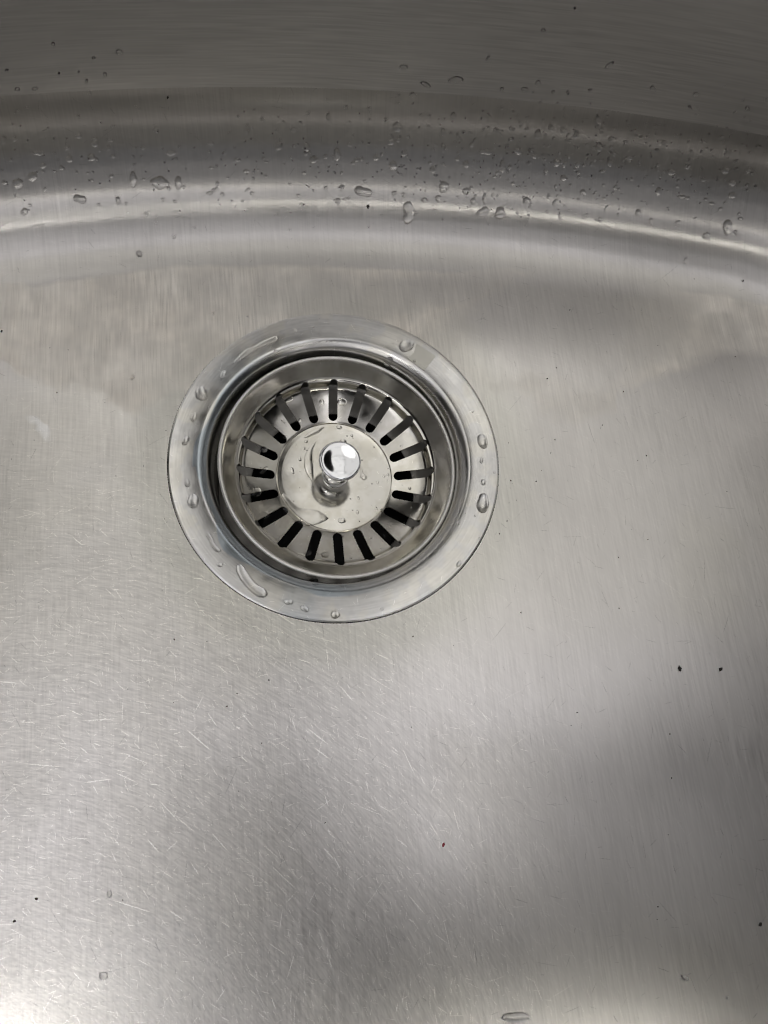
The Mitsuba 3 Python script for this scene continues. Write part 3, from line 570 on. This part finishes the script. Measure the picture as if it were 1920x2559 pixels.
used = {}
for i, e in enumerate(FLANGE_DROPS):
    r = math.hypot(e[0], e[1])
    size = 'large' if e[2] > 2.2 else ('long' if e[2] > 1.7 * e[3] else 'rounded')
    lab = '%s clear water drop on the drain flange at about %s' % (size, clock(e[0], e[1]))
    if lab in used:
        lab = lab.replace('clear water', 'glassy water')
    used[lab] = 1
    drop(on_flange, e, lab, None, 0.8, 100 + i)
for i, e in enumerate(FLANGE_SMALL):
    drop(on_flange, e, 'tiny water bead on the steel drain flange', 'tiny water beads on the drain flange', 0.8, 150 + i, small=True)
for run, lab in ((RUN_A, 'long thin streak of water on the upper left of the drain flange'), (RUN_B, 'short crooked worm of water on the lower left of the drain flange'),
                 (RUN_C, 'widest wavy streak of water at the lower left of the drain flange')):
    p = np.array(run) * MM
    add('water_streak', blob(on_flange, p[:, :2], p[:, 2], 0.9 * p[:, 2].max(), random.Random(5), 40, 13, 0.05), 'water', lab, 'water streak')
for i, e in enumerate(BOWL_DROPS):
    big = e[2] > 1.3
    lab = 'clear water drop inside the strainer basket at about %s' % clock(e[0] - BC[0] * 1000, e[1] - BC[1] * 1000) if big else 'small water bead inside the strainer basket'
    if big and lab in used:
        lab = lab.replace('clear', 'second clear')
    used[lab] = 1
    drop(on_bowl, e, lab, None if big else 'small water beads inside the strainer basket', 0.4, 200 + i, small=not big)
for run, h, lab in ((BOWL_RUN, 0.0006, 'thin streak of water on the upper edge of the strainer plate'), (PUDDLE_A, 0.0005, 'wide shallow puddle of water on the lower left of the strainer plate'),
                    (PUDDLE_B, 0.0006, 'ragged puddle of water left of the chrome knob'), (PUDDLE_C, 0.0006, 'small puddle of water right of the chrome knob')):
    p = np.array(run) * MM
    add('water_puddle', blob(on_bowl, p[:, :2], p[:, 2] * 0.75, h, random.Random(8), 40, 15, 0.30, 0.35), 'water', lab, 'puddle')
NAMED = {('R', 0): 'large teardrop of water hanging where the back curve meets the floor, above the drain flange', ('R', 1): 'wide water drop on the bright line of the curve, left of a round one',
         ('R', 2): 'round water drop on the bright line of the curve, right of a wide one', ('R', 13): 'tall ragged water drop low on the curve at the far right',
         ('R', 14): 'wide slanting water drop low on the curve near the right edge', ('R', 7): 'tallest water drop high on the dark part of the right curve',
         ('L', 6): 'wide ragged water drop on the middle of the curve, above the bright line', ('L', 25): 'largest wide water drop on the left curve, with a bright edge',
         ('L', 24): 'tall water drop just left of the largest drop on the left curve', ('L', 26): 'tall water drop just right of the largest drop on the left curve',
         ('L', 20): 'round water drop between the two bright lines at the left', ('L', 30): 'round floor drop left of the flange, under the bright line'}
for tag, data in (('R', BACK_RIGHT), ('L', BACK_LEFT)):
    for i, e in enumerate(data):
        side = 'right' if tag == 'R' else 'left'
        lab, group = NAMED.get((tag, i)), None
        if not lab:
            band = 'lower bright part' if e[1] < 104 else ('middle' if e[1] < 117 else 'upper dark part')
            look = 'tall' if e[2] > 1.35 * e[3] and 45 < e[4] < 135 else ('wide' if e[2] > 1.35 * e[3] else ('round' if e[2] > 1.0 else 'tiny round'))
            lab = '%s water drop on the %s of the back curve, %s half' % (look, band, side)
            group = '%s water drops, %s of the back curve, %s half' % (look, band, side)
        drop(floor_or_back, [e[0], e[1], e[2] * 1.05, e[3] * 1.05, e[4]], lab, group, 0.7, 400 + i + 200 * (tag == 'L'), 0.16, e[2] < 1.4)
for i, e in enumerate(WALL_DROPS):
    drop(floor_or_back, e, 'flat water drop on the dark upper wall above the seam', 'water drops on the upper wall', 0.35, 900 + i, 0.16, e[2] < 1.0)
FLOOR_LABELS = ['round water drop on the floor below the bright line at the left', 'round water drop on the floor left of the drain flange', 'small tall water drop near the lower left corner',
                'lowest round water drop in the lower left corner', 'wide bright water drop at the bottom edge of the picture', 'slanting water drop near the lower right corner',
                'tiny water bead near the lower right corner', 'faint water drop on the floor at the upper right', 'tiny water bead above the left of the flange', 'tiny water bead above the middle of the flange']
for i, e in enumerate(FLOOR_DROPS):
    drop(floor_or_back, e, FLOOR_LABELS[i], None, 0.45, 1000 + i)

# a fine spray of droplets too small to tell apart
rng = random.Random(77)
spray = []
for k in range(850):
    if k < 230:
        a = rng.uniform(0, 2 * math.pi); r = 0.0335 * math.sqrt(rng.random())
        if r < 0.0075 or (r > 0.021 and rng.random() < 0.4) or (math.cos(a) < 0 and r < 0.02 and rng.random() < 0.6):
            continue
        x, y, s, sf = BC[0] + r * math.cos(a), BC[1] + r * math.sin(a), 0.00012 + 0.0003 * rng.random() ** 3, on_bowl
        k18 = (math.degrees(a) - SLOT0) % 18
        if r > 0.0215 and min(k18, 18 - k18) < math.degrees(0.0019 / r):
            continue
    else:
        x = rng.choice([rng.gauss(0.09, 0.05), rng.uniform(-0.11, 0.17)]); y = rng.gauss(0.113, 0.011)
        s, sf = 0.00025 + 0.0006 * rng.random() ** 2, floor_or_back
        if y < 0.09 or y > 0.14:
            continue
    spray.append(blob(sf, [(x - s, y), (x + s, y)], [s * rng.uniform(0.8, 1.1)], 0.5 * s, rng, 7, 7, 0.1))
scene['water_spray'] = mikit.ply(trimesh.util.concatenate(spray), 'water', smooth=50)
labels['water_spray'] = {'label': 'fine spray of tiny water droplets over the strainer and the back curve', 'category': 'water', 'kind': 'stuff'}

# label film left on the flange
st = np.array([p[:2] for p in STICKER])
poly = Polygon(st).buffer(-0.5).buffer(0.5)
notch = Polygon(st[[0, 1]].tolist() + [((st[0] + st[1]) / 2 * 0.8 + st.mean(0) * 0.2).tolist()]).buffer(0.3)
film = trimesh.creation.extrude_polygon(poly.difference(notch) if not poly.difference(notch).geom_type.startswith('Multi') else poly, 0.12)
film.apply_scale(0.001)
film.apply_translation([0, 0, ZF + 0.00013])
scene['film'] = metal((0.60, 0.59, 0.54), 0.33)
add('label_film', film, 'film', 'thin scrap of label film stuck on the upper right of the flange', 'film', smooth=False)

# crumbs
def crumb_mesh(surface, e, rng):
    m = trimesh.creation.icosphere(subdivisions=2, radius=1.0)
    e = [e[0], e[1], e[2] * e[5], e[3] * e[5], e[4]] if len(e) > 5 else e
    v = m.vertices * [[e[2] * MM, e[3] * MM, 0.6 * (e[2] + e[3]) / 2 * MM]]
    v = v * (1 + 0.25 * np.sin(v[:, :1] * 5000 + rng.uniform(0, 6)) * np.cos(v[:, 1:2] * 6000 + rng.uniform(0, 6)))
    t = math.radians(e[4])
    v = np.c_[v[:, 0] * math.cos(t) - v[:, 1] * math.sin(t), v[:, 0] * math.sin(t) + v[:, 1] * math.cos(t), v[:, 2]]
    p, n = surface([[e[0] * MM, e[1] * MM]])
    z = n[0]; x = np.cross([0, 1, 0], z); x /= np.linalg.norm(x); y = np.cross(z, x)
    m.vertices = p[0] + v[:, :1] * x + v[:, 1:2] * y + (v[:, 2:] + 0.00012) * z
    return m
CRUMB_LABELS = {21: 'black crumb at the upper right, just under the back curve', 35: 'black speck at the left edge of the floor', 53: 'oblong black crumb on the right floor, left one of a pair',
                54: 'round black crumb on the right floor, right one of a pair', 58: 'black crumb near the right edge low on the floor', 68: 'black speck high on the dark left curve',
                69: 'black crumb on the bright line of the curve, left of the large teardrop', 47: 'dark brown crumb at the lower left, upper one of two', 48: 'dark brown crumb at the far lower left, lower one of two'}
for i, e in enumerate(CRUMBS):
    lab = CRUMB_LABELS.get(i)
    add('crumb', crumb_mesh(floor_or_back, list(e) + [1.0 if lab else 0.75], random.Random(i)), 'black_crumb' if lab or i % 3 == 0 else 'brown_crumb', lab or 'tiny dark speck on the brushed sink floor', 'crumb', None if lab else 'tiny dark specks on the sink floor')
add('red_crumb', crumb_mesh(floor_or_back, RED[0], random.Random(3)), 'red_matter', 'tiny red crumb on the floor below the drain', 'crumb')
bits = []
for k in range(9):
    m = trimesh.creation.icosphere(subdivisions=2, radius=1.0)
    e = CLUMP[0]
    m.vertices = m.vertices * np.array([rng.uniform(.4, .9), rng.uniform(.3, .6), rng.uniform(.4, 1.0)]) * MM + np.array([e[0] + rng.gauss(0, .7), e[1] + rng.gauss(-1.6, .35), -5.2 + rng.gauss(0, .6)]) * MM
    bits.append(m)
add('grime_clump', trimesh.util.concatenate(bits), 'black_crumb', 'black clump of grime in the gap below the strainer rim', 'grime')
